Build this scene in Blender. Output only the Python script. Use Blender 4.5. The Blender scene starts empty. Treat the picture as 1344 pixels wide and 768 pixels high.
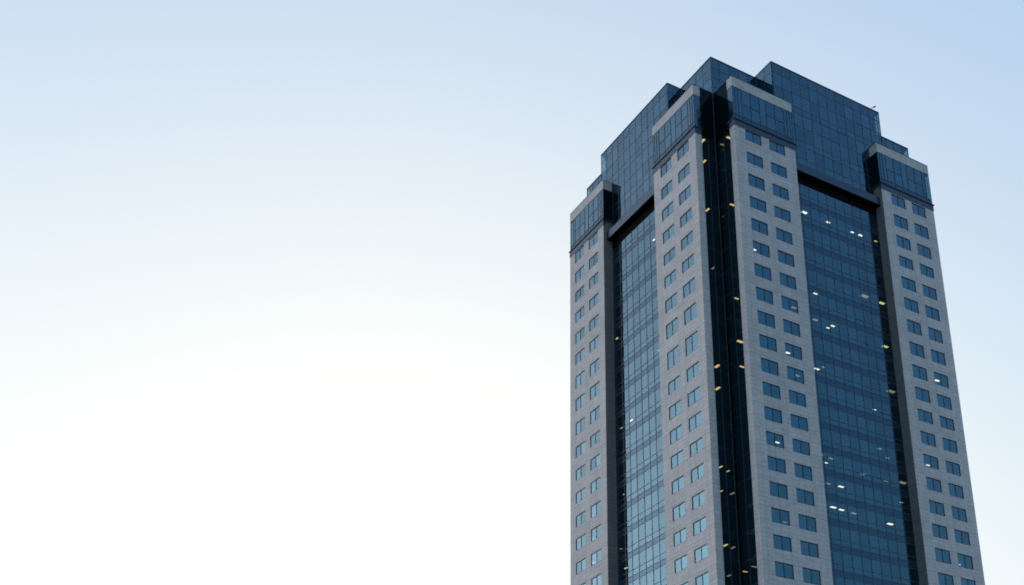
import bpy, math, random
from mathutils import Matrix, Vector

random.seed(11)
sc = bpy.context.scene
COL = sc.collection
ZG = 132.33                       # roof of the central block above the ground, metres
ROOT = Vector((20.0, 18.0, 0.0))  # base of the tower

# ------------------------------------------------------------------ materials
def mat_new(name):
    m = bpy.data.materials.new(name)
    m.use_nodes = True
    nt = m.node_tree
    nt.nodes.clear()
    out = nt.nodes.new('ShaderNodeOutputMaterial')
    return m, nt, out

def principled(nt, **kw):
    b = nt.nodes.new('ShaderNodeBsdfPrincipled')
    for k, v in kw.items():
        b.inputs[k.replace('_', ' ')].default_value = v
    return b

def math_node(nt, op, a, b=None, c=None):
    n = nt.nodes.new('ShaderNodeMath')
    n.operation = op
    for i, v in enumerate((a, b, c)):
        if v is None:
            continue
        if isinstance(v, (int, float)):
            n.inputs[i].default_value = v
        else:
            nt.links.new(v, n.inputs[i])
    return n.outputs[0]

def mat_stone(name='pale_granite_cladding', k=1.0):
    m, nt, out = mat_new(name)
    L = nt.links.new
    uv = nt.nodes.new('ShaderNodeUVMap')
    br = nt.nodes.new('ShaderNodeTexBrick')
    br.offset = 0.0
    br.inputs['Scale'].default_value = 1.0
    br.inputs['Brick Width'].default_value = 1.2
    br.inputs['Row Height'].default_value = 0.60
    br.inputs['Mortar Size'].default_value = 0.016
    br.inputs['Mortar Smooth'].default_value = 0.2
    br.inputs['Bias'].default_value = 0.0
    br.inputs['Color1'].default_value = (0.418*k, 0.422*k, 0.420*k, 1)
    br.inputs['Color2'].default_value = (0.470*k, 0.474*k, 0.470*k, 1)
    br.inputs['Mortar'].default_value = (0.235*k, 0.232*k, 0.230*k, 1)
    L(uv.outputs[0], br.inputs['Vector'])
    tc = nt.nodes.new('ShaderNodeTexCoord')
    n1 = nt.nodes.new('ShaderNodeTexNoise')
    n1.inputs['Scale'].default_value = 3.2
    n1.inputs['Detail'].default_value = 4
    n1.inputs['Roughness'].default_value = 0.7
    L(tc.outputs['Object'], n1.inputs['Vector'])
    n2 = nt.nodes.new('ShaderNodeTexNoise')
    n2.inputs['Scale'].default_value = 0.16
    n2.inputs['Detail'].default_value = 3
    L(tc.outputs['Object'], n2.inputs['Vector'])
    # rain streaks: noise stretched down the facade
    mp = nt.nodes.new('ShaderNodeMapping')
    mp.inputs['Scale'].default_value = (1.6, 1.6, 0.05)
    L(tc.outputs['Object'], mp.inputs['Vector'])
    n3 = nt.nodes.new('ShaderNodeTexNoise')
    n3.inputs['Scale'].default_value = 1.0
    n3.inputs['Detail'].default_value = 3
    L(mp.outputs[0], n3.inputs['Vector'])
    def ramp(sock, lo, hi):
        r = nt.nodes.new('ShaderNodeMapRange')
        r.inputs['From Min'].default_value = 0.3
        r.inputs['From Max'].default_value = 0.7
        r.inputs['To Min'].default_value = lo
        r.inputs['To Max'].default_value = hi
        L(sock, r.inputs['Value'])
        return r.outputs[0]
    b2 = nt.nodes.new('ShaderNodeTexBrick')
    b2.offset = 0.0
    for kk, vv in (('Scale', 1.0), ('Brick Width', 60.0), ('Row Height', 1.8), ('Mortar Size', 0.02), ('Mortar Smooth', 0.1), ('Bias', 0.0)):
        b2.inputs[kk].default_value = vv
    b2.inputs['Color1'].default_value = (1.02, 1.02, 1.02, 1)
    b2.inputs['Color2'].default_value = (0.96, 0.96, 0.96, 1)
    b2.inputs['Mortar'].default_value = (0.42, 0.42, 0.42, 1)
    L(uv.outputs[0], b2.inputs['Vector'])
    bwn = nt.nodes.new('ShaderNodeRGBToBW')
    L(b2.outputs['Color'], bwn.inputs[0])
    f = math_node(nt, 'MULTIPLY', ramp(n1.outputs[0], 0.84, 1.16), ramp(n2.outputs[0], 0.95, 1.05))
    f = math_node(nt, 'MULTIPLY', f, ramp(n3.outputs[0], 0.95, 1.05))
    f = math_node(nt, 'MULTIPLY', f, bwn.outputs[0])
    mx = nt.nodes.new('ShaderNodeMix')
    mx.data_type = 'RGBA'
    mx.blend_type = 'MULTIPLY'
    mx.inputs['Factor'].default_value = 1.0
    L(br.outputs['Color'], mx.inputs[6])
    cmb = nt.nodes.new('ShaderNodeCombineColor')
    for i in range(3):
        L(f, cmb.inputs[i])
    L(cmb.outputs[0], mx.inputs[7])
    b = principled(nt, Roughness=0.72)
    L(mx.outputs[2], b.inputs['Base Color'])
    L(b.outputs[0], out.inputs[0])
    return m

def mat_glass(name, body, tint, through, r0, graze, coat, rough=0.012, var=0.2, p=3.0):
    """Coated facade glass: part see-through, part tinted body, under a coloured mirror coat that pales at grazing angles."""
    m, nt, out = mat_new(name)
    L = nt.links.new
    geo = nt.nodes.new('ShaderNodeNewGeometry')
    rnd = geo.outputs['Random Per Island']
    lw = nt.nodes.new('ShaderNodeLayerWeight')
    lw.inputs['Blend'].default_value = 0.5
    fp = math_node(nt, 'POWER', lw.outputs['Facing'], p)
    r = math_node(nt, 'MULTIPLY_ADD', rnd, var * r0, r0 * (1 - var / 2))
    fac = math_node(nt, 'MULTIPLY_ADD', fp, graze, r)
    fac = math_node(nt, 'MINIMUM', fac, 1.0)
    dif = nt.nodes.new('ShaderNodeBsdfDiffuse')
    dif.inputs['Color'].default_value = (*body, 1)
    tr = nt.nodes.new('ShaderNodeBsdfTransparent')
    tr.inputs['Color'].default_value = (*tint, 1)
    m1 = nt.nodes.new('ShaderNodeMixShader')
    m1.inputs[0].default_value = through
    L(dif.outputs[0], m1.inputs[1])
    L(tr.outputs[0], m1.inputs[2])
    cm = nt.nodes.new('ShaderNodeMix')
    cm.data_type = 'RGBA'
    cm.inputs[6].default_value = (*coat, 1)
    cm.inputs[7].default_value = (1, 1, 1, 1)
    L(math_node(nt, 'POWER', lw.outputs['Facing'], 1.5), cm.inputs['Factor'])
    gl = nt.nodes.new('ShaderNodeBsdfGlossy')
    L(cm.outputs[2], gl.inputs['Color'])
    gl.inputs['Roughness'].default_value = rough
    # slight unevenness of the panes
    tc = nt.nodes.new('ShaderNodeTexCoord')
    no = nt.nodes.new('ShaderNodeTexNoise')
    no.inputs['Scale'].default_value = 0.55
    no.inputs['Detail'].default_value = 1.0
    L(tc.outputs['Object'], no.inputs['Vector'])
    bp = nt.nodes.new('ShaderNodeBump')
    bp.inputs['Strength'].default_value = 0.2
    bp.inputs['Distance'].default_value = 0.04
    L(no.outputs[0], bp.inputs['Height'])
    L(bp.outputs[0], gl.inputs['Normal'])
    m2 = nt.nodes.new('ShaderNodeMixShader')
    L(fac, m2.inputs[0])
    L(m1.outputs[0], m2.inputs[1])
    L(gl.outputs[0], m2.inputs[2])
    L(m2.outputs[0], out.inputs[0])
    return m

def mat_plain(name, color, rough=0.5, metallic=0.0, noise=0.0, scale=2.0, spec=0.5):
    m, nt, out = mat_new(name)
    b = principled(nt, Roughness=rough, Metallic=metallic, Specular_IOR_Level=spec)
    if noise:
        tc = nt.nodes.new('ShaderNodeTexCoord')
        n = nt.nodes.new('ShaderNodeTexNoise')
        n.inputs['Scale'].default_value = scale
        n.inputs['Detail'].default_value = 4
        nt.links.new(tc.outputs['Object'], n.inputs['Vector'])
        cr = nt.nodes.new('ShaderNodeValToRGB')
        cr.color_ramp.elements[0].position = 0.3
        cr.color_ramp.elements[1].position = 0.7
        cr.color_ramp.elements[0].color = (*[c * (1 - noise) for c in color], 1)
        cr.color_ramp.elements[1].color = (*[c * (1 + noise) for c in color], 1)
        nt.links.new(n.outputs[0], cr.inputs[0])
        nt.links.new(cr.outputs[0], b.inputs['Base Color'])
    else:
        b.inputs['Base Color'].default_value = (*color, 1)
    nt.links.new(b.outputs[0], out.inputs[0])
    return m

def mat_emit(name, color, strength):
    m, nt, out = mat_new(name)
    e = nt.nodes.new('ShaderNodeEmission')
    e.inputs[0].default_value = (*color, 1)
    e.inputs[1].default_value = strength
    nt.links.new(e.outputs[0], out.inputs[0])
    return m

M_STONE = mat_stone()
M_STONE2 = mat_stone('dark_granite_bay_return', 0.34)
BLUE = (0.13, 0.63, 0.95)
M_GLASS = mat_glass('blue_facade_glass', (0.001, 0.005, 0.009), (0.42, 0.62, 0.74), 0.75, 0.078, 0.21, BLUE, p=1.0, var=0.5)
M_WGLASS = mat_glass('blue_window_glass', (0.003, 0.011, 0.018), (0.42, 0.62, 0.74), 0.70, 0.10, 0.24, BLUE, var=0.9, p=1.0)
M_SPAN = mat_glass('grey_spandrel_glass', (0.013, 0.023, 0.031), (0.0, 0.0, 0.0), 0.0, 0.02, 0.22, (0.12, 0.55, 1.0), rough=0.06, p=1.0)
M_DARK = mat_glass('dark_slot_glass', (0.012, 0.040, 0.062), (0.50, 0.56, 0.54), 0.6, 0.016, 0.15, (0.4, 0.8, 1.0), p=4.0)
M_DARKCAP = mat_glass('dark_cap_glass', (0.002, 0.007, 0.011), (0.3, 0.4, 0.45), 0.1, 0.012, 0.10, (0.4, 0.8, 1.0), p=5.0)
M_TRIM = mat_glass('blue_grey_metal_panel', (0.017, 0.023, 0.033), (0.0, 0.0, 0.0), 0.0, 0.02, 0.16, (0.4, 0.7, 1.0), rough=0.3, p=1.0)
M_BAR = mat_plain('dark_blue_mullion_metal', (0.014, 0.044, 0.078), 0.42, 0.0)
M_FRAME = mat_plain('dark_window_frame_metal', (0.014, 0.022, 0.034), 0.45)
M_POST = mat_plain('dark_corner_post_metal', (0.045, 0.065, 0.080), 0.5, spec=0.3)
M_LEDGE = mat_plain('dark_metal_ledge', (0.012, 0.016, 0.024), 0.5)
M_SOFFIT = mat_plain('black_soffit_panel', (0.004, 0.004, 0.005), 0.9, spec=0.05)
M_ROOF = mat_plain('roof_membrane', (0.10, 0.10, 0.11), 0.9, 0.0, 0.15, 0.6)
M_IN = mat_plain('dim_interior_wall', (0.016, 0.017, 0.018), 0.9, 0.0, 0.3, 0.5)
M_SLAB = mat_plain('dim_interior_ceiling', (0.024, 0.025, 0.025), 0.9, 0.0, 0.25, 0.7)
M_GROUND = mat_plain('plaza_paving', (0.16, 0.155, 0.15), 0.9, 0.0, 0.2, 0.12)
M_ANT = mat_plain('weathered_antenna_metal', (0.035, 0.036, 0.040), 0.5, 0.4)
M_HOUSE = mat_plain('lamp_housing_paint', (0.30, 0.30, 0.29), 0.6)
M_WARM = mat_emit('warm_lamp_diffuser', (1.0, 0.68, 0.27), 0.32)
M_WHITE = mat_emit('white_lamp_diffuser', (1.0, 0.66, 0.42), 0.62)
M_DIM = mat_emit('dim_lamp_diffuser', (1.0, 0.72, 0.42), 0.10)

# ------------------------------------------------------------------ mesh helpers
class MB:
    def __init__(self):
        self.v = []; self.f = []; self.uv = []; self.m = []; self.mats = []
    def mi(self, mat):
        if mat not in self.mats:
            self.mats.append(mat)
        return self.mats.index(mat)
    def face(self, pts, mat, nrm=None, uvs=None):
        pts = [Vector(p) for p in pts]
        if uvs is None:
            uvs = [(0, 0)] * len(pts)
        if nrm is not None:
            n = (pts[1] - pts[0]).cross(pts[2] - pts[1])
            if n.dot(nrm) < 0:
                pts = pts[::-1]; uvs = list(uvs)[::-1]
        i = len(self.v)
        self.v += pts
        self.f.append(tuple(range(i, i + len(pts))))
        self.uv.append(uvs)
        self.m.append(self.mi(mat))
    def quad(self, P, u0, u1, z0, z1, mat, n=0.0, tilt=0.0):
        c = [(u0, z0), (u1, z0), (u1, z1), (u0, z1)]
        nrm = P(0, 0, 1) - P(0, 0, 0)
        off = [0, 0, 0, 0]
        if tilt:
            tu = random.uniform(-tilt, tilt); tz = random.uniform(-tilt, tilt)
            off = [(u - (u0 + u1) / 2) * tu + (z - (z0 + z1) / 2) * tz for u, z in c]
        self.face([P(u, z, n + o) for (u, z), o in zip(c, off)], mat, nrm, c)
    def box(self, P, u0, u1, z0, z1, n0, n1, mat, skip=''):
        q = lambda u, z, n: P(u, z, n)
        un = P(1, 0, 0) - P(0, 0, 0); nn = P(0, 0, 1) - P(0, 0, 0); zn = Vector((0, 0, 1))
        F = {'f': ([(u0, z0, n1), (u1, z0, n1), (u1, z1, n1), (u0, z1, n1)], nn, lambda t: (t[0], t[1])),
             'b': ([(u0, z0, n0), (u1, z0, n0), (u1, z1, n0), (u0, z1, n0)], -nn, lambda t: (t[0], t[1])),
             'l': ([(u0, z0, n0), (u0, z0, n1), (u0, z1, n1), (u0, z1, n0)], -un, lambda t: (t[2], t[1])),
             'r': ([(u1, z0, n0), (u1, z0, n1), (u1, z1, n1), (u1, z1, n0)], un, lambda t: (t[2], t[1])),
             't': ([(u0, z1, n0), (u1, z1, n0), (u1, z1, n1), (u0, z1, n1)], zn, lambda t: (t[0], t[2])),
             'd': ([(u0, z0, n0), (u1, z0, n0), (u1, z0, n1), (u0, z0, n1)], -zn, lambda t: (t[0], t[2]))}
        for k, (c, nv, uvf) in F.items():
            if k in skip:
                continue
            self.face([q(*t) for t in c], mat, nv, [uvf(t) for t in c])
    def build(self, name, parent=None, origin=None):
        org = origin if origin is not None else ROOT
        me = bpy.data.meshes.new(name)
        me.from_pydata([tuple(p - org) for p in self.v], [], self.f)
        for mt in self.mats:
            me.materials.append(mt)
        me.polygons.foreach_set('material_index', self.m)
        ul = me.uv_layers.new(name='UVMap')
        k = 0
        for uvs in self.uv:
            for t in uvs:
                ul.data[k].uv = t
                k += 1
        me.update()
        o = bpy.data.objects.new(name, me)
        COL.objects.link(o)
        if parent is not None:
            o.parent = parent
            po = parent.get('_org')
        else:
            o.location = org
        return o

def front(side, out):
    """Point on a face parallel to facade `side`: u runs along it, n out of it."""
    if side == 'R':
        return lambda u, z, n: Vector((u, -(out + n), z + ZG))
    return lambda u, z, n: Vector((-(out + n), u, z + ZG))

def ret(side, a, sgn):
    """Point on a return wall at a given place along the facade: u runs outwards, n along the facade (sgn)."""
    if side == 'R':
        return lambda u, z, n: Vector((a + sgn * n, -u, z + ZG))
    return lambda u, z, n: Vector((-u, a + sgn * n, z + ZG))

def grid(mb_glass, mb_bar, P, us, zs, glass_of, bw=0.10, proud=0.035, tilt=0.0015, hw=None):
    hw = bw if hw is None else hw
    for i in range(len(us) - 1):
        for j in range(len(zs) - 1):
            z1, z0 = zs[j], zs[j + 1]
            mb_glass.quad(P, us[i], us[i + 1], z0, z1, glass_of(i, j), 0.0, tilt)
    for u in us:
        mb_bar.box(P, u - bw / 2, u + bw / 2, zs[-1], zs[0], -0.06, proud, M_BAR)
    for z in zs:
        for i in range(len(us) - 1):
            mb_bar.box(P, us[i] + bw / 2, us[i + 1] - bw / 2, z - hw / 2, z + hw / 2, -0.05, proud - 0.012, M_BAR, skip='lr')

# ------------------------------------------------------------------ camera
C = Vector((-87.03947, -108.73724, -130.72624 + ZG))
fw = Vector((0.48082464, 0.79370053, 0.37262197))
rt = Vector((0.85687059, -0.51547393, -0.00770904))
up = Vector((-0.18595824, -0.3229955, 0.92795121))
cd = bpy.data.cameras.new('camera')
cam = bpy.data.objects.new('camera', cd)
COL.objects.link(cam)
cam.matrix_world = Matrix(((rt.x, up.x, -fw.x, C.x), (rt.y, up.y, -fw.y, C.y), (rt.z, up.z, -fw.z, C.z), (0, 0, 0, 1)))
FPX, PPX, PPY = 1557.458, 778.09, 691.10
cd.sensor_width = 36.0
cd.lens = FPX / 1344 * 36
cd.shift_x = (672 - PPX) / 1344
cd.shift_y = (PPY - 384) / 1344
cd.clip_start = 0.5
cd.clip_end = 20000
sc.camera = cam

def seen_area(pts):
    s = []
    for p in pts:
        d = p - C
        zc = d.dot(fw)
        s.append((PPX + FPX * d.dot(rt) / zc, PPY - FPX * d.dot(up) / zc))
    if not all(-5 < x < 1349 and -5 < y < 773 for x, y in s):
        return 0.0
    return abs(sum(s[i][0] * s[(i + 1) % 4][1] - s[(i + 1) % 4][0] * s[i][1] for i in range(4))) / 2

# ------------------------------------------------------------------ measured tower dimensions
Z_TOP = {'R': 1.70, 'L': 1.12}      # tops of the two glass boxes
ZB = -ZG + 0.0                    # ground, relative to the roof of the central block
D = {'R': dict(g=0.32, wp=11.10, S=40.0, d=4.10, cu=2.52, core=40.34, f0=28.45, f1=39.57, b0=9.56, b1=31.57, bp=3.55, rn=1.08, rf=1.58,
               c=(1.894, 2.898, 6.24)),
     'L': dict(g=0.11, wp=10.67, S=35.95, d=3.47, cu=1.77, core=35.98, f0=25.17, f1=35.78, b0=8.72, b1=28.28, bp=2.87, rn=1.15, rf=1.70,
               c=(1.636, 2.863, 6.005))}
ROWS = {
 ('L', 0): [(-15.45, -17.44), (-19.43, -21.39), (-23.25, -25.23), (-27.2, -29.09), (-31.05, -32.89), (-34.86, -36.7), (-38.68, -40.72), (-42.68, -45.01), (-47.12, -49.86), (-51.84, -53.74), (-55.55, -57.53), (-59.22, -61.19), (-63.01, -64.85), (-66.69, -68.55), (-70.43, -72.32), (-74.07, -75.91), (-77.75, -79.58), (-81.41, -83.31)],
 ('L', 1): [(-15.48, -17.55), (-19.37, -21.4), (-23.15, -25.03), (-27.06, -28.99), (-30.94, -32.82), (-34.73, -36.67), (-38.76, -40.88), (-42.82, -44.92), (-46.99, -49.1), (-51.1, -52.99), (-54.97, -56.81), (-58.79, -60.6), (-62.59, -64.47), (-66.29, -68.19), (-70.11, -71.97), (-73.91, -75.81)],
 ('R', 0): [(-15.45, -17.25), (-19.34, -21.23), (-23.09, -25.08), (-26.9, -28.8), (-30.6, -32.59), (-34.29, -36.24), (-37.94, -39.96), (-41.65, -43.7), (-45.35, -47.41), (-49.0, -50.99), (-52.55, -54.58), (-56.11, -58.07), (-59.67, -61.62), (-63.23, -65.15), (-66.73, -68.69), (-70.27, -72.22), (-73.82, -75.79), (-77.38, -79.27), (-80.93, -82.9)],
 ('R', 1): [(-15.55, -17.55), (-19.31, -21.45), (-23.08, -25.14), (-26.74, -28.64), (-30.46, -32.54), (-34.12, -36.2), (-37.89, -40.02), (-41.65, -43.79), (-45.44, -47.57), (-49.07, -51.14), (-52.63, -54.53), (-56.14, -58.12), (-59.73, -61.66), (-63.24, -65.18), (-66.76, -68.71), (-70.25, -72.22), (-73.81, -75.78), (-77.35, -79.25)]}
for k, rows in ROWS.items():      # carry the storeys on down to the street
    pitch = 3.60 if k[0] == 'R' else 3.72
    while rows[-1][1] - pitch > ZB + 6.5:
        t, b = rows[-1]
        rows.append((t - pitch, t - pitch - 1.95))
# top of each vision strip of the two curtain walls
VT = {'R': [z + 0.4 * (i - 1) / 14 for i, (z, _) in enumerate(ROWS[('R', 0)])][1:],
      'L': [-18.9, -22.82] + [-27.0 - 3.809 * i for i in range(12)] + [-72.85, -76.5]}
while VT['L'][-1] - 3.72 > ZB + 4:
    VT['L'].append(VT['L'][-1] - 3.72)

Z_CORE, Z_CAP, Z_BAND, Z_LEDGE, Z_MOULD, Z_BEAM, Z_SOFF = 0.0, -6.73, -8.44, -14.25, -15.40, -16.75, -18.12

# ------------------------------------------------------------------ the tower
tower = bpy.data.objects.new('office_tower', None)
tower.empty_display_size = 5
COL.objects.link(tower)
tower.location = ROOT
tower['label'] = 'tall office tower of pale stone corner piers and blue glass bays against the empty sky'
tower['category'] = 'skyscraper'

def part(mb, name, parent):
    o = mb.build(name)
    o.location = (0, 0, 0)
    o.parent = parent
    return o

# --- central glass block above the pier tops, with its flat roof
gl = MB(); br = MB()
def arange(a, step, end):
    r = []
    while a < end - 0.5:
        r.append(a); a += step
    return r
zs = [0.0, -1.9, -3.8, -5.6, -7.4]
for s, first in (('R', 1.60), ('L', 2.12)):
    us = [0.06] + arange(first, 1.77, D[s]['core']) + [D[s]['core'] - 0.06]
    grid(gl, br, front(s, 0.0), us, zs, lambda i, j: M_GLASS, bw=0.09)
SX, SY = D['R']['core'], D['L']['core']
top = lambda z: [Vector((0.02, 0.02, z + ZG)), Vector((SX, 0.02, z + ZG)), Vector((SX, SY, z + ZG)), Vector((0.02, SY, z + ZG))]
gl.face(top(-0.25), M_ROOF, Vector((0, 0, 1)))
gl.face([Vector((SX, 0.03, ZG)), Vector((SX, SY, ZG)), Vector((SX, SY, 0)), Vector((SX, 0.03, 0))], M_GLASS, Vector((1, 0, 0)))
gl.face([Vector((0.03, SY, ZG)), Vector((SX, SY, ZG)), Vector((SX, SY, 0)), Vector((0.03, SY, 0))], M_GLASS, Vector((0, 1, 0)))
core = part(gl, 'central_glass_block', tower)
Pc = front('R', 0.0)
# dark coping along the top edge and a corner post down the notch
br.box(front('R', 0.0), -0.05, SX, -0.14, 0.02, -0.3, 0.07, M_LEDGE)
br.box(front('L', 0.0), 0.31, SY, -0.14, 0.02, -0.3, 0.07, M_LEDGE)
part(br, 'mullion_grid', core)
po = MB()
po.box(front('R', 0.0), -0.06, 0.04, ZB, Z_CAP - 0.2, -0.04, 0.06, M_POST)
part(po, 'corner_post', tower)

# --- dim interior: service core and floor slabs
ic = MB()
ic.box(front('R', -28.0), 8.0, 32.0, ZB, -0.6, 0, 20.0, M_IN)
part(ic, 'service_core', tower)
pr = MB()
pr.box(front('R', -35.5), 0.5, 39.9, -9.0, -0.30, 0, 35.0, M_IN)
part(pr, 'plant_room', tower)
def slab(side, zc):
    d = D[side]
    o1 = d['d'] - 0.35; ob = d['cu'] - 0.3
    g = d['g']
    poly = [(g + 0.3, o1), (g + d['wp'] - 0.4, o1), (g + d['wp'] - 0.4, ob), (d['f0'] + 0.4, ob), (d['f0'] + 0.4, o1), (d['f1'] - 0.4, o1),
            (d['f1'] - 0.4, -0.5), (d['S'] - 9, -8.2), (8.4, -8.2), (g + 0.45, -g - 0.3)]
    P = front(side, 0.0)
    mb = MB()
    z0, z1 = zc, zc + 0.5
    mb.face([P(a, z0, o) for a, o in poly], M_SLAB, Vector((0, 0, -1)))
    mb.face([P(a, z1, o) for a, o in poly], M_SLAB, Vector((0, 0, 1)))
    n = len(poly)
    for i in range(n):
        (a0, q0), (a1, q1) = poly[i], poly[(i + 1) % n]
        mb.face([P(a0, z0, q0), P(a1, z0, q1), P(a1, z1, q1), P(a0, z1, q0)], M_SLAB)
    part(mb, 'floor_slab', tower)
CEIL = {'R': [-15.2] + [v + 0.12 for v in VT['R']], 'L': [-15.2] + [v + 0.12 for v in VT['L']]}
for s in 'RL':
    for z in CEIL[s]:
        if z > -100:
            slab(s, z)

# --- four stone piers with window openings, and their windows
DEPTH = 0.10
wins = []
def bars(us, holes, z0, z1):
    return
for s in 'RL':
    d = D[s]
    for far in (0, 1):
        a0 = d['f0'] if far else d['g']
        a1 = d['f1'] if far else d['g'] + d['wp']
        wp = a1 - a0
        c1, w, c2 = d['c']
        cols = [(c1, c1 + w), (c2, c2 + w)]
        if far:
            cols = [(wp - y, wp - x) for x, y in cols][::-1]
        P = front(s, d['d'])
        mb = MB()
        cu = [(a0 + x, a0 + y) for x, y in cols]
        zt = Z_LEDGE
        # front wall around the openings
        zprev = zt
        for (t, b) in ROWS[(s, far)]:
            mb.quad(P, a0, a1, t, zprev, M_STONE)
            xs = [a0, cu[0][0], cu[0][1], cu[1][0], cu[1][1], a1]
            for i in (0, 2, 4):
                mb.quad(P, xs[i], xs[i + 1], b, t, M_STONE)
            for (x0, x1) in cu:
                wins.append((s, far, x0, x1, b, t))
                # reveals
                un = P(1, 0, 0) - P(0, 0, 0)
                mb.face([P(x0, b, 0), P(x0, t, 0), P(x0, t, -DEPTH - 0.12), P(x0, b, -DEPTH - 0.12)], M_STONE, un, [(0, b), (0, t), (.3, t), (.3, b)])
                mb.face([P(x1, b, 0), P(x1, t, 0), P(x1, t, -DEPTH - 0.12), P(x1, b, -DEPTH - 0.12)], M_STONE, -un, [(0, b), (0, t), (.3, t), (.3, b)])
                mb.face([P(x0, t, 0), P(x1, t, 0), P(x1, t, -DEPTH - 0.12), P(x0, t, -DEPTH - 0.12)], M_STONE, Vector((0, 0, -1)), [(x0, 0), (x1, 0), (x1, .3), (x0, .3)])
                mb.face([P(x0, b, 0), P(x1, b, 0), P(x1, b, -DEPTH - 0.12), P(x0, b, -DEPTH - 0.12)], M_STONE, Vector((0, 0, 1)), [(x0, 0), (x1, 0), (x1, .3), (x0, .3)])
            zprev = b
        mb.quad(P, a0, a1, ZB, zprev, M_STONE)
        # return walls: the side towards the viewer is stone at its front edge only, dark glass behind
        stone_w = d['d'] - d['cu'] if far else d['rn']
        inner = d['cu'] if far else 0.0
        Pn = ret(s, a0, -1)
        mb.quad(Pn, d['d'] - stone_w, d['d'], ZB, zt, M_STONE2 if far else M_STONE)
        mb.face([Pn(d['d'] - stone_w, ZB, 0), Pn(d['d'] - stone_w, zt, 0), Pn(d['d'] - stone_w, zt, -0.3), Pn(d['d'] - stone_w, ZB, -0.3)], M_STONE)
        Pf = ret(s, a1, 1)
        mb.quad(Pf, 0.0, d['d'], ZB, zt, M_STONE)
        part(mb, 'stone_pier', tower)
        # dark glazed slot on the return towards the corner notch
        if not far:
            mg = MB(); mb2 = MB()
            zz = [Z_MOULD] + [z for z in CEIL[s][1:] if z > ZB + 2] + [ZB]
            us = [inner, (inner + d['d'] - stone_w) / 2, d['d'] - stone_w]
            Pg = ret(s, a0 + 0.10, -1)
            for i in range(len(us) - 1):
                for j in range(len(zz) - 1):
                    mg.quad(Pg, us[i], us[i + 1], zz[j + 1], zz[j], M_DARK, 0.0, 0.001)
            for u in us[1:-1]:
                mb2.box(Pg, u - 0.03, u + 0.03, ZB, Z_MOULD, -0.06, 0.03, M_POST)
            sg = part(mg, 'slot_glazing', tower)
            part(mb2, 'mullion', sg)

        # glazed cap on top of the pier
        offs = [0.0, 0.5, 1.05, 1.70, 3.32, 4.95, 6.18, 7.83, 9.45, 10.10, 10.62, 11.12]
        sc_ = wp / 11.12
        us = [a0 + o * sc_ for o in offs]
        cg = MB(); cb = MB()
        wide = (3, 4, 6, 7)
        zc = [Z_BAND, -11.1, -13.32, Z_LEDGE]
        for i in range(len(us) - 1):
            spans = [(Z_BAND, -11.1), (-11.1, -13.32)] if i in wide else [(Z_BAND, -13.32)]
            for (t, b) in spans:
                cg.quad(P, us[i], us[i + 1], b, t, M_GLASS, -0.04, 0.0015)
            cg.quad(P, us[i], us[i + 1], Z_LEDGE, -13.32, M_SPAN, -0.04, 0.001)
        for i, u in enumerate(us):
            wd = 0.06 if i in (1, 10) else 0.09
            if i == 0: u += 0.07
            if i == 11: u -= 0.07
            cb.box(P, u - wd / 2, u + wd / 2, Z_LEDGE, Z_BAND, -0.1, 0.01 if i not in (0, 11) else -0.005, M_BAR)
        for i in range(len(us) - 1):
            for z in ([-11.1, -13.32] if i in wide else [-13.32]):
                cb.box(P, us[i] + 0.075, us[i + 1] - 0.075, z - 0.045, z + 0.045, -0.1, 0.0, M_BAR, skip='lr')
        # near return of the cap
        blue_w = 1.12 if not far else 0.0
        Pr = ret(s, a0 + 0.03, -1)
        if blue_w:
            cg.quad(Pr, d['d'] - blue_w, d['d'] - 0.04, Z_LEDGE, Z_BAND, M_GLASS, 0, 0.001)
        for j, (b, t) in enumerate([(Z_LEDGE, -11.1), (-11.1, Z_BAND)]):
            cg.quad(Pr, inner, d['d'] - blue_w - (0.04 if far else 0), b, t, M_DARKCAP, 0, 0.001)
        wrap = 1.18 if not far else d['d'] - inner
        if not far:
            cg.quad(Pr, inner, d['d'] - wrap, Z_BAND, Z_CAP - 0.1, M_DARKCAP, 0, 0.001)
        Pf = ret(s, a1 - 0.03, 1)
        cg.quad(Pf, 0.0, d['d'] - 0.04, Z_LEDGE, Z_CAP - 0.1, M_GLASS, 0, 0.0)
        Pt = front(s, 0.0)
        cg.face([Pt(a0 + .03, Z_CAP - .12, 0), Pt(a1 - .03, Z_CAP - .12, 0), Pt(a1 - .03, Z_CAP - .12, d['d'] - .05), Pt(a0 + .03, Z_CAP - .12, d['d'] - .05)], M_ROOF, Vector((0, 0, 1)))
        cap = part(cg, 'pier_cap', tower)
        part(cb, 'mullion_grid', cap)
        pb = MB()
        pb.box(P, a0, a1, Z_BAND, Z_CAP, -0.35, 0.012, M_STONE)
        pb.box(ret(s, a0, -1), d['d'] - wrap, d['d'] - 0.36, Z_BAND, Z_CAP, -0.35, 0.0, M_STONE)
        pb.box(ret(s, a1, 1), d['d'] - 1.7, d['d'] - 0.36, Z_BAND, Z_CAP, -0.35, 0.0, M_STONE)
        part(pb, 'stone_parapet', cap)
        cp = MB()
        cp.box(P, a0 - 0.03, a1 + 0.03, Z_CAP, Z_CAP + 0.07, -0.4, 0.05, M_LEDGE)
        cp.box(ret(s, a0, -1), inner, d['d'] - 0.41, Z_CAP, Z_CAP + 0.07, -0.4, 0.03, M_LEDGE)
        part(cp, 'coping', cap)
        cp = MB()
        # ledge under the glass and the metal moulding below it
        cp.box(P, a0 - 0.16, a1 + 0.16, Z_LEDGE - 0.17, Z_LEDGE, -0.3, 0.20, M_LEDGE)
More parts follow.
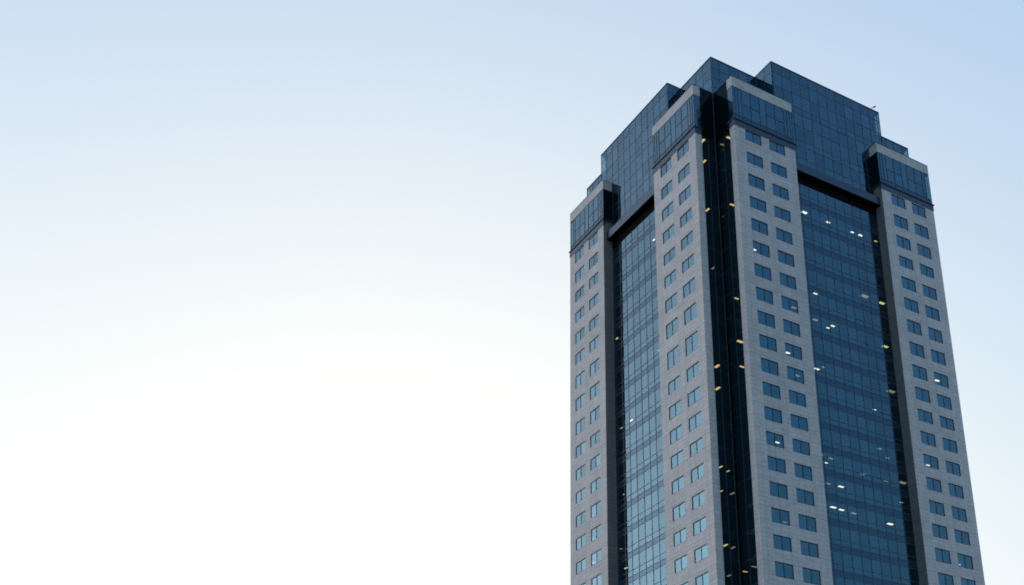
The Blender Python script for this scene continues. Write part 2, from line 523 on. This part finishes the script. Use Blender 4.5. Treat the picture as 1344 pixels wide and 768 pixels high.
        cp.box(ret(s, a0, -1), d['d'] - 1.3 if not far else inner, d['d'] - 0.31, Z_LEDGE - 0.17, Z_LEDGE, -0.3, 0.16, M_LEDGE)
        part(cp, 'dark_ledge', cap)
        pr = MB()
        pr.box(front(s, 0.0), a0 + 0.3, a1 - 0.3, Z_LEDGE, Z_CAP - 0.2, inner + 0.3, d['d'] - 0.45, M_IN)
        part(pr, 'plant_room', cap)
        mo = MB()
        mo.box(P, a0 - 0.05, a1 + 0.05, Z_MOULD, Z_LEDGE - 0.17, -0.25, 0.07, M_TRIM)
        mo.box(ret(s, a0, -1), d['d'] - stone_w if not far else d['d'] - 0.6, d['d'] - 0.26, Z_MOULD + (0.0 if not far else 0.62), Z_LEDGE - 0.17, -0.25, 0.05, M_TRIM)
        if far:
            mo.box(ret(s, a0, -1), inner, d['d'] - 0.61, Z_MOULD + 0.62, Z_LEDGE - 0.17, -0.25, 0.048, M_BAR)
        else:
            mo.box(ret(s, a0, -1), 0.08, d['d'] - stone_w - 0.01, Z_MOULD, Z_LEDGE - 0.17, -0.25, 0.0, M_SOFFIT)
        part(mo, 'moulding_band', cap)

# --- windows: the hundred that show largest are parts of their own
def window_mesh(w, fr, pn):
    s, far, x0, x1, b, t = w
    P = front(s, D[s]['d'] - DEPTH)
    bw = 0.09
    fr.box(P, x0, x1, b, b + bw, -0.06, 0.05, M_FRAME)
    fr.box(P, x0, x1, t - bw, t, -0.06, 0.05, M_FRAME)
    xm = (x0 + x1) / 2
    for x in (x0 + bw / 2, xm, x1 - bw / 2):
        fr.box(P, x - bw / 2, x + bw / 2, b + bw, t - bw, -0.06, 0.05, M_FRAME, skip='td')
    pn.quad(P, x0 + bw, xm - bw / 2, b + bw, t - bw, M_WGLASS, 0.0, 0.003)
    pn.quad(P, xm + bw / 2, x1 - bw, b + bw, t - bw, M_WGLASS, 0.0, 0.003)

def area(w):
    s, far, x0, x1, b, t = w
    P = front(s, D[s]['d'])
    return seen_area([P(x0, b, 0), P(x1, b, 0), P(x1, t, 0), P(x0, t, 0)])
order = sorted(wins, key=area, reverse=True)
for w in order[:100]:
    fr = MB(); pn = MB()
    window_mesh(w, fr, pn)
    fo = part(fr, 'window', tower)
    part(pn, 'pane', fo)
fr = MB(); pn = MB()
for w in order[100:]:
    window_mesh(w, fr, pn)
fo = part(fr, 'other_windows', tower)
fo['kind'] = 'stuff'
po = part(pn, 'pane', fo)
po['kind'] = 'stuff'

# --- the glass bay of each side: curtain wall, beam with black soffit, tall glass box above
MULL = {'R': [11.42, 11.58, 13.26, 14.95, 16.64, 18.32, 19.99, 21.70, 23.40, 25.07, 26.76, 28.45],
        'L': [10.78, 11.32, 13.00, 14.65, 16.30, 18.00, 19.72, 21.40, 23.08, 24.78, 25.17]}
BOXM = {'R': [9.56] + [9.74 + 1.78 * i for i in range(13)] + [31.57],
        'L': [8.72] + [9.22 + 1.742 * i for i in range(11)] + [28.28]}
BOXT = {'R': [-0.20, -2.65, -5.10, -6.20, -8.57, -11.26, -12.26, -14.58, Z_BEAM],
        'L': [-0.53, -3.19, -5.59, -6.80, -9.34, -11.63, -12.80, -15.06, Z_BEAM]}
for s in 'RL':
    d = D[s]
    P = front(s, d['cu'])
    vt = VT[s]
    Z_BOX = Z_TOP[s]
    BOXZ = [Z_BOX - 0.06] + BOXT[s]
    zs = [Z_SOFF + 0.02]
    kinds = []
    k0, k1 = (1.71, 0.95) if s == 'R' else (1.66, 0.80)
    for i in range(1, len(vt)):
        zs += [vt[i] + k0, vt[i] + k1, vt[i]]
        kinds += ['v', 's', 'b']
    zs.append(ZB); kinds.append('v')
    kinds[0] = 'v'
    cb = MB()
    us = MULL[s]
    strips = []
    for j in range(len(zs) - 1):
        bm1 = MB()
        for i in range(len(us) - 1):
            bm1.quad(P, us[i], us[i + 1], zs[j + 1], zs[j], M_SPAN if kinds[j] == 'b' else M_GLASS, 0.0, 0.0022)
        strips.append((bm1, 'spandrel_band' if kinds[j] == 'b' else 'glass_strip' if kinds[j] == 'v' else 'lower_glass_strip'))
    for u in us[1:-1] if s == 'R' else us:
        cb.box(P, u - 0.048, u + 0.048, ZB, zs[0], -0.06, 0.04, M_BAR)
    for j, z in enumerate(zs[1:-1]):
        cb.box(P, us[0] + 0.07, us[-1] - 0.07, z - 0.045, z + 0.045, -0.05, 0.028, M_BAR, skip='lr')
    cw = part(cb, 'curtain_wall', tower)
    for bm1, nm in strips:
        part(bm1, nm, cw)
    # beam
    be = MB()
    n0 = d['g'] + d['wp'] + 0.004; n1 = d['f0'] - 0.004
    be.box(front(s, 0.0), n0, n1, Z_SOFF, Z_BEAM, d['cu'] - 0.4, d['bp'], M_TRIM, skip='d')
    bm_ = part(be, 'lintel_beam', tower)
    so = MB()
    so.box(front(s, 0.0), n0, n1, Z_SOFF - 0.05, Z_SOFF, d['cu'] - 0.3, d['bp'] - 0.02, M_SOFFIT)
    part(so, 'soffit', bm_)
    hp = MB()  # black strip added on the glass, stands in for the soffit's dark reflection
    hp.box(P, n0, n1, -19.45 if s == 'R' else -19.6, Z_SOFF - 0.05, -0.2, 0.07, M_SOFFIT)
    part(hp, 'painted_soffit_reflection', bm_)
    # glass box
    bg = MB(); bb = MB()
    us = [d['b0']] + [u for u in BOXM[s][1:-1] if u < d['b1'] - 0.4] + [d['b1']]
    strip = (3, 6)
    grid(bg, bb, P, us, BOXZ, lambda i, j: M_GLASS, bw=0.09, tilt=0.0022)
    back = -8.0
    for sgn, a in ((-1, d['b0']), (1, d['b1'])):
        Pr = ret(s, a, sgn)
        ur = [d['cu'] - 1.75 * i for i in range(7)][::-1]
        ur[-1] -= 0.01
        grid(bg, bb, Pr, ur, [Z_BOX - 0.06] + BOXT[s][:3] + [-6.8], lambda i, j: M_GLASS, bw=0.09)
    Pt = front(s, 0.0)
    bg.face([Pt(d['b0'], Z_BOX - .3, d['cu'] - .02), Pt(d['b1'], Z_BOX - .3, d['cu'] - .02), Pt(d['b1'], Z_BOX - .3, back), Pt(d['b0'], Z_BOX - .3, back)], M_ROOF, Vector((0, 0, 1)))
    Pb = front(s, back)
    bg.quad(Pb, d['b0'], d['b1'], -0.3, Z_BOX - 0.06, M_GLASS)
    bx = part(bg, 'rooftop_glass_box', tower)
    # coping
    bb.box(P, d['b0'] - 0.05, d['b1'] + 0.05, Z_BOX - 0.09, Z_BOX, -0.35, 0.08, M_LEDGE)
    bb.box(ret(s, d['b0'], -1), back, d['cu'] - 0.36, Z_BOX - 0.09, Z_BOX, -0.35, 0.07, M_LEDGE)
    bb.box(ret(s, d['b1'], 1), back, d['cu'] - 0.36, Z_BOX - 0.09, Z_BOX, -0.35, 0.07, M_LEDGE)
    part(bb, 'mullion_grid', bx)
    pr = MB()
    pr.box(front(s, 0.0), d['b0'] + 0.4, d['b1'] - 0.4, Z_BEAM, Z_BOX - 0.4, -7.0, d['cu'] - 0.5, M_IN)
    part(pr, 'plant_room', bx)

# ------------------------------------------------------------------ ceiling lamps seen lit through the glass
# (kind, zone, along, out, z of ceiling): world places on the storey ceilings
LAMPS = []
#LAMPS_BEGIN
LAMPS += [
    ('w', -1.42, 1.08, 117.13, 0.81, 1.5708, 'first warm yellow lamp from the top in the left glass of the dark corner notch', 'lamps lit inside the corner notch'),
    ('w', -1.31, 1.12, 113.55, 0.70, 1.5708, 'second warm yellow lamp from the top in the left glass of the dark corner notch', 'lamps lit inside the corner notch'),
    ('w', -1.00, 1.35, 105.45, 0.70, 1.5708, 'third warm yellow lamp from the top in the left glass of the dark corner notch', 'lamps lit inside the corner notch'),
    ('w', 1.67, 4.51, 82.60, 0.92, 1.5708, 'fourth warm yellow lamp from the top in the left glass of the dark corner notch', 'lamps lit inside the corner notch'),
    ('w', 1.18, 3.97, 78.79, 0.86, 1.5708, 'fifth warm yellow lamp from the top in the left glass of the dark corner notch', 'lamps lit inside the corner notch'),
    ('w', 1.38, 4.49, 67.36, 0.65, 1.5708, 'sixth warm yellow lamp from the top in the left glass of the dark corner notch', 'lamps lit inside the corner notch'),
    ('w', 3.05, 5.06, 67.36, 0.54, 1.5708, 'seventh warm yellow lamp from the top in the left glass of the dark corner notch', 'lamps lit inside the corner notch'),
    ('w', 0.85, 3.93, 63.55, 0.54, 1.5708, 'eighth warm yellow lamp from the top in the left glass of the dark corner notch', 'lamps lit inside the corner notch'),
    ('w', 0.92, 3.78, 55.95, 0.81, 1.5708, 'ninth warm yellow lamp from the top in the left glass of the dark corner notch', 'lamps lit inside the corner notch'),
    ('d', 1.23, 3.62, 97.83, 0.62, 1.5708, 'first faint lamp from the top in the left glass of the dark corner notch', 'lamps lit inside the corner notch'),
    ('d', 2.58, 3.88, 63.55, 0.74, 1.5708, 'second faint lamp from the top in the left glass of the dark corner notch', 'lamps lit inside the corner notch'),
    ('d', 2.30, 3.99, 55.95, 0.74, 1.5708, 'third faint lamp from the top in the left glass of the dark corner notch', 'lamps lit inside the corner notch'),
    ('d', 1.85, 4.52, 52.23, 0.74, 1.5708, 'fourth faint lamp from the top in the left glass of the dark corner notch', 'lamps lit inside the corner notch'),
    ('w', 1.46, -1.37, 117.13, 0.76, 0.0000, 'first warm yellow lamp from the top in the right glass of the dark corner notch', 'lamps lit inside the corner notch'),
    ('w', 1.46, -1.15, 105.61, 0.70, 0.0000, 'second warm yellow lamp from the top in the right glass of the dark corner notch', 'lamps lit inside the corner notch'),
    ('w', 2.02, -0.16, 90.97, 0.65, 0.0000, 'third warm yellow lamp from the top in the right glass of the dark corner notch', 'lamps lit inside the corner notch'),
    ('w', 1.56, -0.92, 83.68, 0.92, 0.0000, 'fourth warm yellow lamp from the top in the right glass of the dark corner notch', 'lamps lit inside the corner notch'),
    ('w', 1.95, -0.51, 80.16, 0.70, 0.0000, 'fifth warm yellow lamp from the top in the right glass of the dark corner notch', 'lamps lit inside the corner notch'),
    ('w', 2.32, 1.83, 52.01, 0.65, 0.0000, 'sixth warm yellow lamp from the top in the right glass of the dark corner notch', 'lamps lit inside the corner notch'),
    ('d', 1.51, 0.30, 117.13, 0.62, 0.0000, 'first faint lamp from the top in the right glass of the dark corner notch', 'lamps lit inside the corner notch'),
    ('d', 2.18, -0.19, 52.01, 0.74, 0.0000, 'second faint lamp from the top in the right glass of the dark corner notch', 'lamps lit inside the corner notch'),
    ('w', -0.35, 26.70, 97.83, 0.65, 1.5708, 'first warm yellow lamp from the top behind the left glass bay', 'lamps lit behind the left glass bay'),
    ('w', 0.44, 26.98, 82.60, 0.54, 1.5708, 'second warm yellow lamp from the top behind the left glass bay', 'lamps lit behind the left glass bay'),
    ('w', -0.04, 25.99, 71.17, 0.43, 1.5708, 'third warm yellow lamp from the top behind the left glass bay', 'lamps lit behind the left glass bay'),
    ('c', -0.21, 15.94, 109.63, 0.54, 1.5708, 'first bright white lamp from the top behind the left glass bay', 'lamps lit behind the left glass bay'),
    ('c', -0.15, 15.68, 90.21, 0.32, 1.5708, 'second bright white lamp from the top behind the left glass bay', 'lamps lit behind the left glass bay'),
    ('c', 0.37, 24.09, 82.60, 0.76, 1.5708, 'third bright white lamp from the top behind the left glass bay', 'lamps lit behind the left glass bay'),
    ('c', -0.00, 25.81, 59.60, 0.65, 1.5708, 'fourth bright white lamp from the top behind the left glass bay', 'lamps lit behind the left glass bay'),
    ('d', 0.86, 28.44, 63.55, 0.62, 1.5708, 'the only faint ceiling lamp behind the left glass bay', 'lamps lit behind the left glass bay'),
    ('c', 14.92, -1.17, 109.39, 0.86, 0.0000, 'bright white lamp behind the right glass bay, first lit storey down, first from left', 'lamps lit behind the right glass bay'),
    ('c', 19.58, -1.14, 109.39, 0.65, 0.0000, 'bright white lamp behind the right glass bay, first lit storey down, second from left', 'lamps lit behind the right glass bay'),
    ('c', 24.39, -1.12, 109.39, 0.59, 0.0000, 'bright white lamp behind the right glass bay, first lit storey down, third from left', 'lamps lit behind the right glass bay'),
    ('c', 25.98, -1.17, 109.39, 0.70, 0.0000, 'bright white lamp behind the right glass bay, first lit storey down, fourth from left', 'lamps lit behind the right glass bay'),
    ('w', 29.04, -1.21, 109.39, 0.54, 0.0000, 'warm yellow lamp behind the right glass bay, first lit storey down, fifth from left', 'lamps lit behind the right glass bay'),
    ('d', 25.24, -1.35, 98.27, 1.18, 0.0000, 'faint lamp behind the right glass bay, second lit storey down, first from left', 'lamps lit behind the right glass bay'),
    ('w', 28.79, -1.24, 98.27, 0.92, 0.0000, 'warm yellow lamp behind the right glass bay, second lit storey down, second from left', 'lamps lit behind the right glass bay'),
    ('c', 14.57, -2.35, 94.65, 0.65, 0.0000, 'bright white lamp behind the right glass bay, third lit storey down', 'lamps lit behind the right glass bay'),
    ('d', 14.97, -1.41, 90.97, 0.81, 0.0000, 'faint lamp behind the right glass bay, fourth lit storey down, first from left', 'lamps lit behind the right glass bay'),
    ('c', 17.96, -0.68, 90.97, 0.54, 0.0000, 'bright white lamp behind the right glass bay, fourth lit storey down, second from left', 'lamps lit behind the right glass bay'),
    ('c', 18.21, -1.42, 90.97, 0.65, 0.0000, 'bright white lamp behind the right glass bay, fourth lit storey down, third from left', 'lamps lit behind the right glass bay'),
    ('w', 28.76, -0.97, 90.97, 0.92, 0.0000, 'warm yellow lamp behind the right glass bay, fourth lit storey down, fourth from left', 'lamps lit behind the right glass bay'),
    ('c', 15.33, -0.41, 83.68, 0.81, 0.0000, 'bright white lamp behind the right glass bay, fifth lit storey down, first from left', 'lamps lit behind the right glass bay'),
    ('d', 15.84, -1.30, 83.68, 0.62, 0.0000, 'faint lamp behind the right glass bay, fifth lit storey down, second from left', 'lamps lit behind the right glass bay'),
    ('d', 29.09, -0.80, 83.68, 1.18, 0.0000, 'faint lamp behind the right glass bay, fifth lit storey down, third from left', 'lamps lit behind the right glass bay'),
    ('c', 25.95, -0.19, 80.16, 0.59, 0.0000, 'bright white lamp behind the right glass bay, sixth lit storey down', 'lamps lit behind the right glass bay'),
    ('d', 24.61, -1.61, 73.09, 0.74, 0.0000, 'faint lamp behind the right glass bay, seventh lit storey down, first from left', 'lamps lit behind the right glass bay'),
    ('c', 27.78, 0.18, 73.09, 0.59, 0.0000, 'bright white lamp behind the right glass bay, seventh lit storey down, second from left', 'lamps lit behind the right glass bay'),
    ('d', 13.78, -1.66, 69.56, 0.62, 0.0000, 'faint lamp behind the right glass bay, eighth lit storey down, first from left', 'lamps lit behind the right glass bay'),
    ('c', 15.93, 0.02, 69.56, 0.59, 0.0000, 'bright white lamp behind the right glass bay, eighth lit storey down, second from left', 'lamps lit behind the right glass bay'),
    ('d', 15.65, -1.36, 69.56, 0.74, 0.0000, 'faint lamp behind the right glass bay, eighth lit storey down, third from left', 'lamps lit behind the right glass bay'),
    ('c', 22.96, 0.29, 69.56, 0.65, 0.0000, 'bright white lamp behind the right glass bay, eighth lit storey down, fourth from left', 'lamps lit behind the right glass bay'),
    ('d', 27.42, 0.37, 69.56, 0.74, 0.0000, 'faint lamp behind the right glass bay, eighth lit storey down, fifth from left', 'lamps lit behind the right glass bay'),
    ('d', 29.81, -0.31, 69.56, 1.12, 0.0000, 'faint lamp behind the right glass bay, eighth lit storey down, sixth from left', 'lamps lit behind the right glass bay'),
    ('d', 15.36, -0.62, 66.09, 0.74, 0.0000, 'faint lamp behind the right glass bay, ninth lit storey down, first from left', 'lamps lit behind the right glass bay'),
    ('c', 17.57, -0.73, 66.09, 0.81, 0.0000, 'bright white lamp behind the right glass bay, ninth lit storey down, second from left', 'lamps lit behind the right glass bay'),
    ('w', 28.59, -0.79, 66.09, 0.54, 0.0000, 'warm yellow lamp behind the right glass bay, ninth lit storey down, third from left', 'lamps lit behind the right glass bay'),
    ('c', 15.61, -0.95, 62.58, 0.86, 0.0000, 'bright white lamp behind the right glass bay, tenth lit storey down, first from left', 'lamps lit behind the right glass bay'),
    ('c', 17.14, -0.83, 62.58, 0.81, 0.0000, 'bright white lamp behind the right glass bay, tenth lit storey down, second from left', 'lamps lit behind the right glass bay'),
    ('d', 19.46, -0.73, 62.58, 0.87, 0.0000, 'faint lamp behind the right glass bay, tenth lit storey down, third from left', 'lamps lit behind the right glass bay'),
    ('c', 26.46, -0.34, 62.58, 0.92, 0.0000, 'bright white lamp behind the right glass bay, tenth lit storey down, fourth from left', 'lamps lit behind the right glass bay'),
    ('c', 0.72, 12.81, 74.98, 0.54, 1.5708, 'bright white lamp glowing in a window of the stone pier left of the corner notch', 'lamps lit in the pier windows'),
    ('c', 3.85, -2.31, 98.27, 0.70, 0.0000, 'first bright white lamp from the top in the stone pier right of the notch', 'lamps lit in the pier windows'),
    ('c', 8.95, -1.80, 83.68, 0.76, 0.0000, 'second bright white lamp from the top in the stone pier right of the notch', 'lamps lit in the pier windows'),
    ('c', 6.15, -1.59, 69.56, 0.70, 0.0000, 'third bright white lamp from the top in the stone pier right of the notch', 'lamps lit in the pier windows'),
    ('d', 10.30, -2.34, 90.97, 0.74, 0.0000, 'first faint lamp from the top in the stone pier right of the notch', 'lamps lit in the pier windows'),
    ('d', 9.91, -2.33, 80.16, 0.74, 0.0000, 'second faint lamp from the top in the stone pier right of the notch', 'lamps lit in the pier windows'),
    ('d', 7.65, -0.26, 59.06, 0.62, 0.0000, 'third faint lamp from the top in the stone pier right of the notch', 'lamps lit in the pier windows'),
    ('c', 37.69, -2.00, 87.30, 0.81, 0.0000, 'first bright white lamp from the top in the rightmost stone pier', 'lamps lit in the pier windows'),
    ('c', 34.59, -1.06, 73.09, 0.65, 0.0000, 'second bright white lamp from the top in the rightmost stone pier', 'lamps lit in the pier windows'),
    ('c', 39.75, -0.22, 59.06, 0.65, 0.0000, 'third bright white lamp from the top in the rightmost stone pier', 'lamps lit in the pier windows'),
    ('c', 40.74, -0.54, 59.06, 0.65, 0.0000, 'fourth bright white lamp from the top in the rightmost stone pier', 'lamps lit in the pier windows'),
]
#LAMPS_END
def lamp_mesh(name, mat, w, l):
    hb = MB(); db = MB()
    I = lambda u, z, n: Vector((u, n, z))
    hb.box(I, -l / 2, l / 2, -0.10, 0.0, -w / 2, w / 2, M_HOUSE, skip='d')
    for (u0, u1, n0, n1) in ((-l / 2, l / 2, -w / 2, -w / 2 + 0.05), (-l / 2, l / 2, w / 2 - 0.05, w / 2), (-l / 2, -l / 2 + 0.05, -w / 2 + 0.05, w / 2 - 0.05), (l / 2 - 0.05, l / 2, -w / 2 + 0.05, w / 2 - 0.05)):
        hb.box(I, u0, u1, -0.15, -0.10, n0, n1, M_HOUSE, skip='t')
    db.box(I, -l / 2 + 0.06, l / 2 - 0.06, -0.145, -0.105, -w / 2 + 0.06, w / 2 - 0.06, mat)
    return hb, db
PROTO = {}
for (kind, x, y, z, size, rot, label, group) in LAMPS:
    t = bpy.data.objects.new('ceiling_lamp', None)
    COL.objects.link(t)
    t.location = (x, y, z)
    t.rotation_euler.z = rot
    t['label'] = label; t['category'] = 'ceiling lamp'; t['group'] = group
    key = (kind, size)
    if key not in PROTO:
        hb, db = lamp_mesh('lamp', {'w': M_WARM, 'c': M_WHITE, 'd': M_DIM}[kind], 0.62 * size, 1.25 * size)
        PROTO[key] = (hb.build('housing', None, Vector((0, 0, 0))), db.build('diffuser', None, Vector((0, 0, 0))))
        pair = PROTO[key]
    else:
        pair = []
        for o in PROTO[key]:
            c = o.copy()
            COL.objects.link(c)
            pair.append(c)
    for o in pair:
        o.location = (0, 0, 0)
        o.parent = t

# ------------------------------------------------------------------ antenna on the roof edge
ANT = Vector((29.9, -2.3, Z_TOP['R'] + ZG))
ar = bpy.data.objects.new('roof_antenna', None)
COL.objects.link(ar)
ar.location = ANT
ar['label'] = 'thin dark antenna arm tilted up over the right roof edge of the tower'
ar['category'] = 'antenna'
def tube(name, p0, p1, r0, r1, mat, parent, n=10):
    p0, p1 = Vector(p0), Vector(p1)
    ax = (p1 - p0).normalized()
    e1 = ax.orthogonal().normalized(); e2 = ax.cross(e1)
    mb = MB()
    ring = lambda p, r: [p + r * (math.cos(2 * math.pi * k / n) * e1 + math.sin(2 * math.pi * k / n) * e2) for k in range(n)]
    A, B = ring(p0, r0), ring(p1, r1)
    for k in range(n):
        m_ = (k + 1) % n
        mb.face([A[k], A[m_], B[m_], B[k]], mat, (A[k] + B[k]) / 2 - (p0 + p1) / 2)
    mb.face(A, mat, -ax); mb.face(B, mat, ax)
    o = mb.build(name, None, Vector((0, 0, 0)))
    o.parent = parent
    return o
tube('base', (0, 0, -0.3), (0, 0, 0.12), 0.14, 0.12, M_ANT, ar)
tube('arm', (0, 0, 0.1), (0.62, -0.25, 0.55), 0.05, 0.045, M_ANT, ar)
tube('head', (0.60, -0.24, 0.53), (1.02, -0.42, 0.80), 0.10, 0.12, M_ANT, ar)

# ------------------------------------------------------------------ ground
g = MB()
R_ = 6000
g.face([Vector((-R_, -R_, 0)), Vector((R_, -R_, 0)), Vector((R_, R_, 0)), Vector((-R_, R_, 0))], M_GROUND, Vector((0, 0, 1)))
go = g.build('ground', None, Vector((0, 0, 0)))
go['kind'] = 'structure'
go['label'] = 'grey paved ground around the foot of the tower'

# ------------------------------------------------------------------ sky and sun (just over the horizon, behind the tower to the left)
EL, AZ = 10.0, 31.2 - 10.0
w = bpy.data.worlds.new('World')
sc.world = w
w.use_nodes = True
nt = w.node_tree
sky = nt.nodes.new('ShaderNodeTexSky')
sky.sky_type = 'NISHITA'
sky.sun_disc = False
sky.sun_elevation = math.radians(EL)
sky.sun_rotation = math.radians(AZ)
sky.air_density = 1.0; sky.dust_density = 3.0; sky.ozone_density = 1.0
# thin high veil: evens out the glow round the sun
def vmath(op, a, b):
    n = nt.nodes.new('ShaderNodeVectorMath')
    n.operation = op
    for i, v in enumerate((a, b)):
        if isinstance(v, tuple):
            n.inputs[i].default_value = v
        else:
            nt.links.new(v, n.inputs[i])
    return n.outputs[0]
den = vmath('ADD', sky.outputs[0], (2.436, 1.722, 0.652))
veil = vmath('MULTIPLY', vmath('DIVIDE', sky.outputs[0], den), (1.225, 1.226, 1.085))
# added glow low in the unseen sky at left, brightens the left face
tcw = nt.nodes.new('ShaderNodeTexCoord')
ga, ge = math.radians(-46), math.radians(8)
dt = nt.nodes.new('ShaderNodeVectorMath')
dt.operation = 'DOT_PRODUCT'
nt.links.new(tcw.outputs['Generated'], dt.inputs[0])
dt.inputs[1].default_value = (math.sin(ga) * math.cos(ge), math.cos(ga) * math.cos(ge), math.sin(ge))
lobe = math_node(nt, 'POWER', math_node(nt, 'MAXIMUM', dt.outputs['Value'], 0.0), 12.0)
added_glow = nt.nodes.new('ShaderNodeCombineXYZ')
for i, c in enumerate((3.45, 2.95, 2.7)):
    nt.links.new(math_node(nt, 'MULTIPLY', lobe, c), added_glow.inputs[i])
bg = nt.nodes['Background']
nt.links.new(vmath('ADD', veil, added_glow.outputs[0]), bg.inputs[0])
bg.inputs[1].default_value = 0.15
sd = bpy.data.lights.new('sun', 'SUN')
sd.energy = 0.3
sd.angle = math.radians(6)
sd.color = (1.0, 0.88, 0.72)
so_ = bpy.data.objects.new('sun', sd)
COL.objects.link(so_)
az, el = math.radians(AZ), math.radians(EL)
to_sun = Vector((math.sin(az) * math.cos(el), math.cos(az) * math.cos(el), math.sin(el)))
so_.rotation_euler = to_sun.to_track_quat('Z', 'Y').to_euler()

# ------------------------------------------------------------------ render settings
sc.view_settings.view_transform = 'Standard'
sc.view_settings.look = 'None'
sc.view_settings.gamma = 1.0
sc.view_settings.use_curve_mapping = False
sc.view_settings.exposure = 2.74
sc.cycles.filter_width = 1.8
sc.cycles.max_bounces = 8
sc.cycles.transparent_max_bounces = 12
sc.cycles.sample_clamp_indirect = 4.0
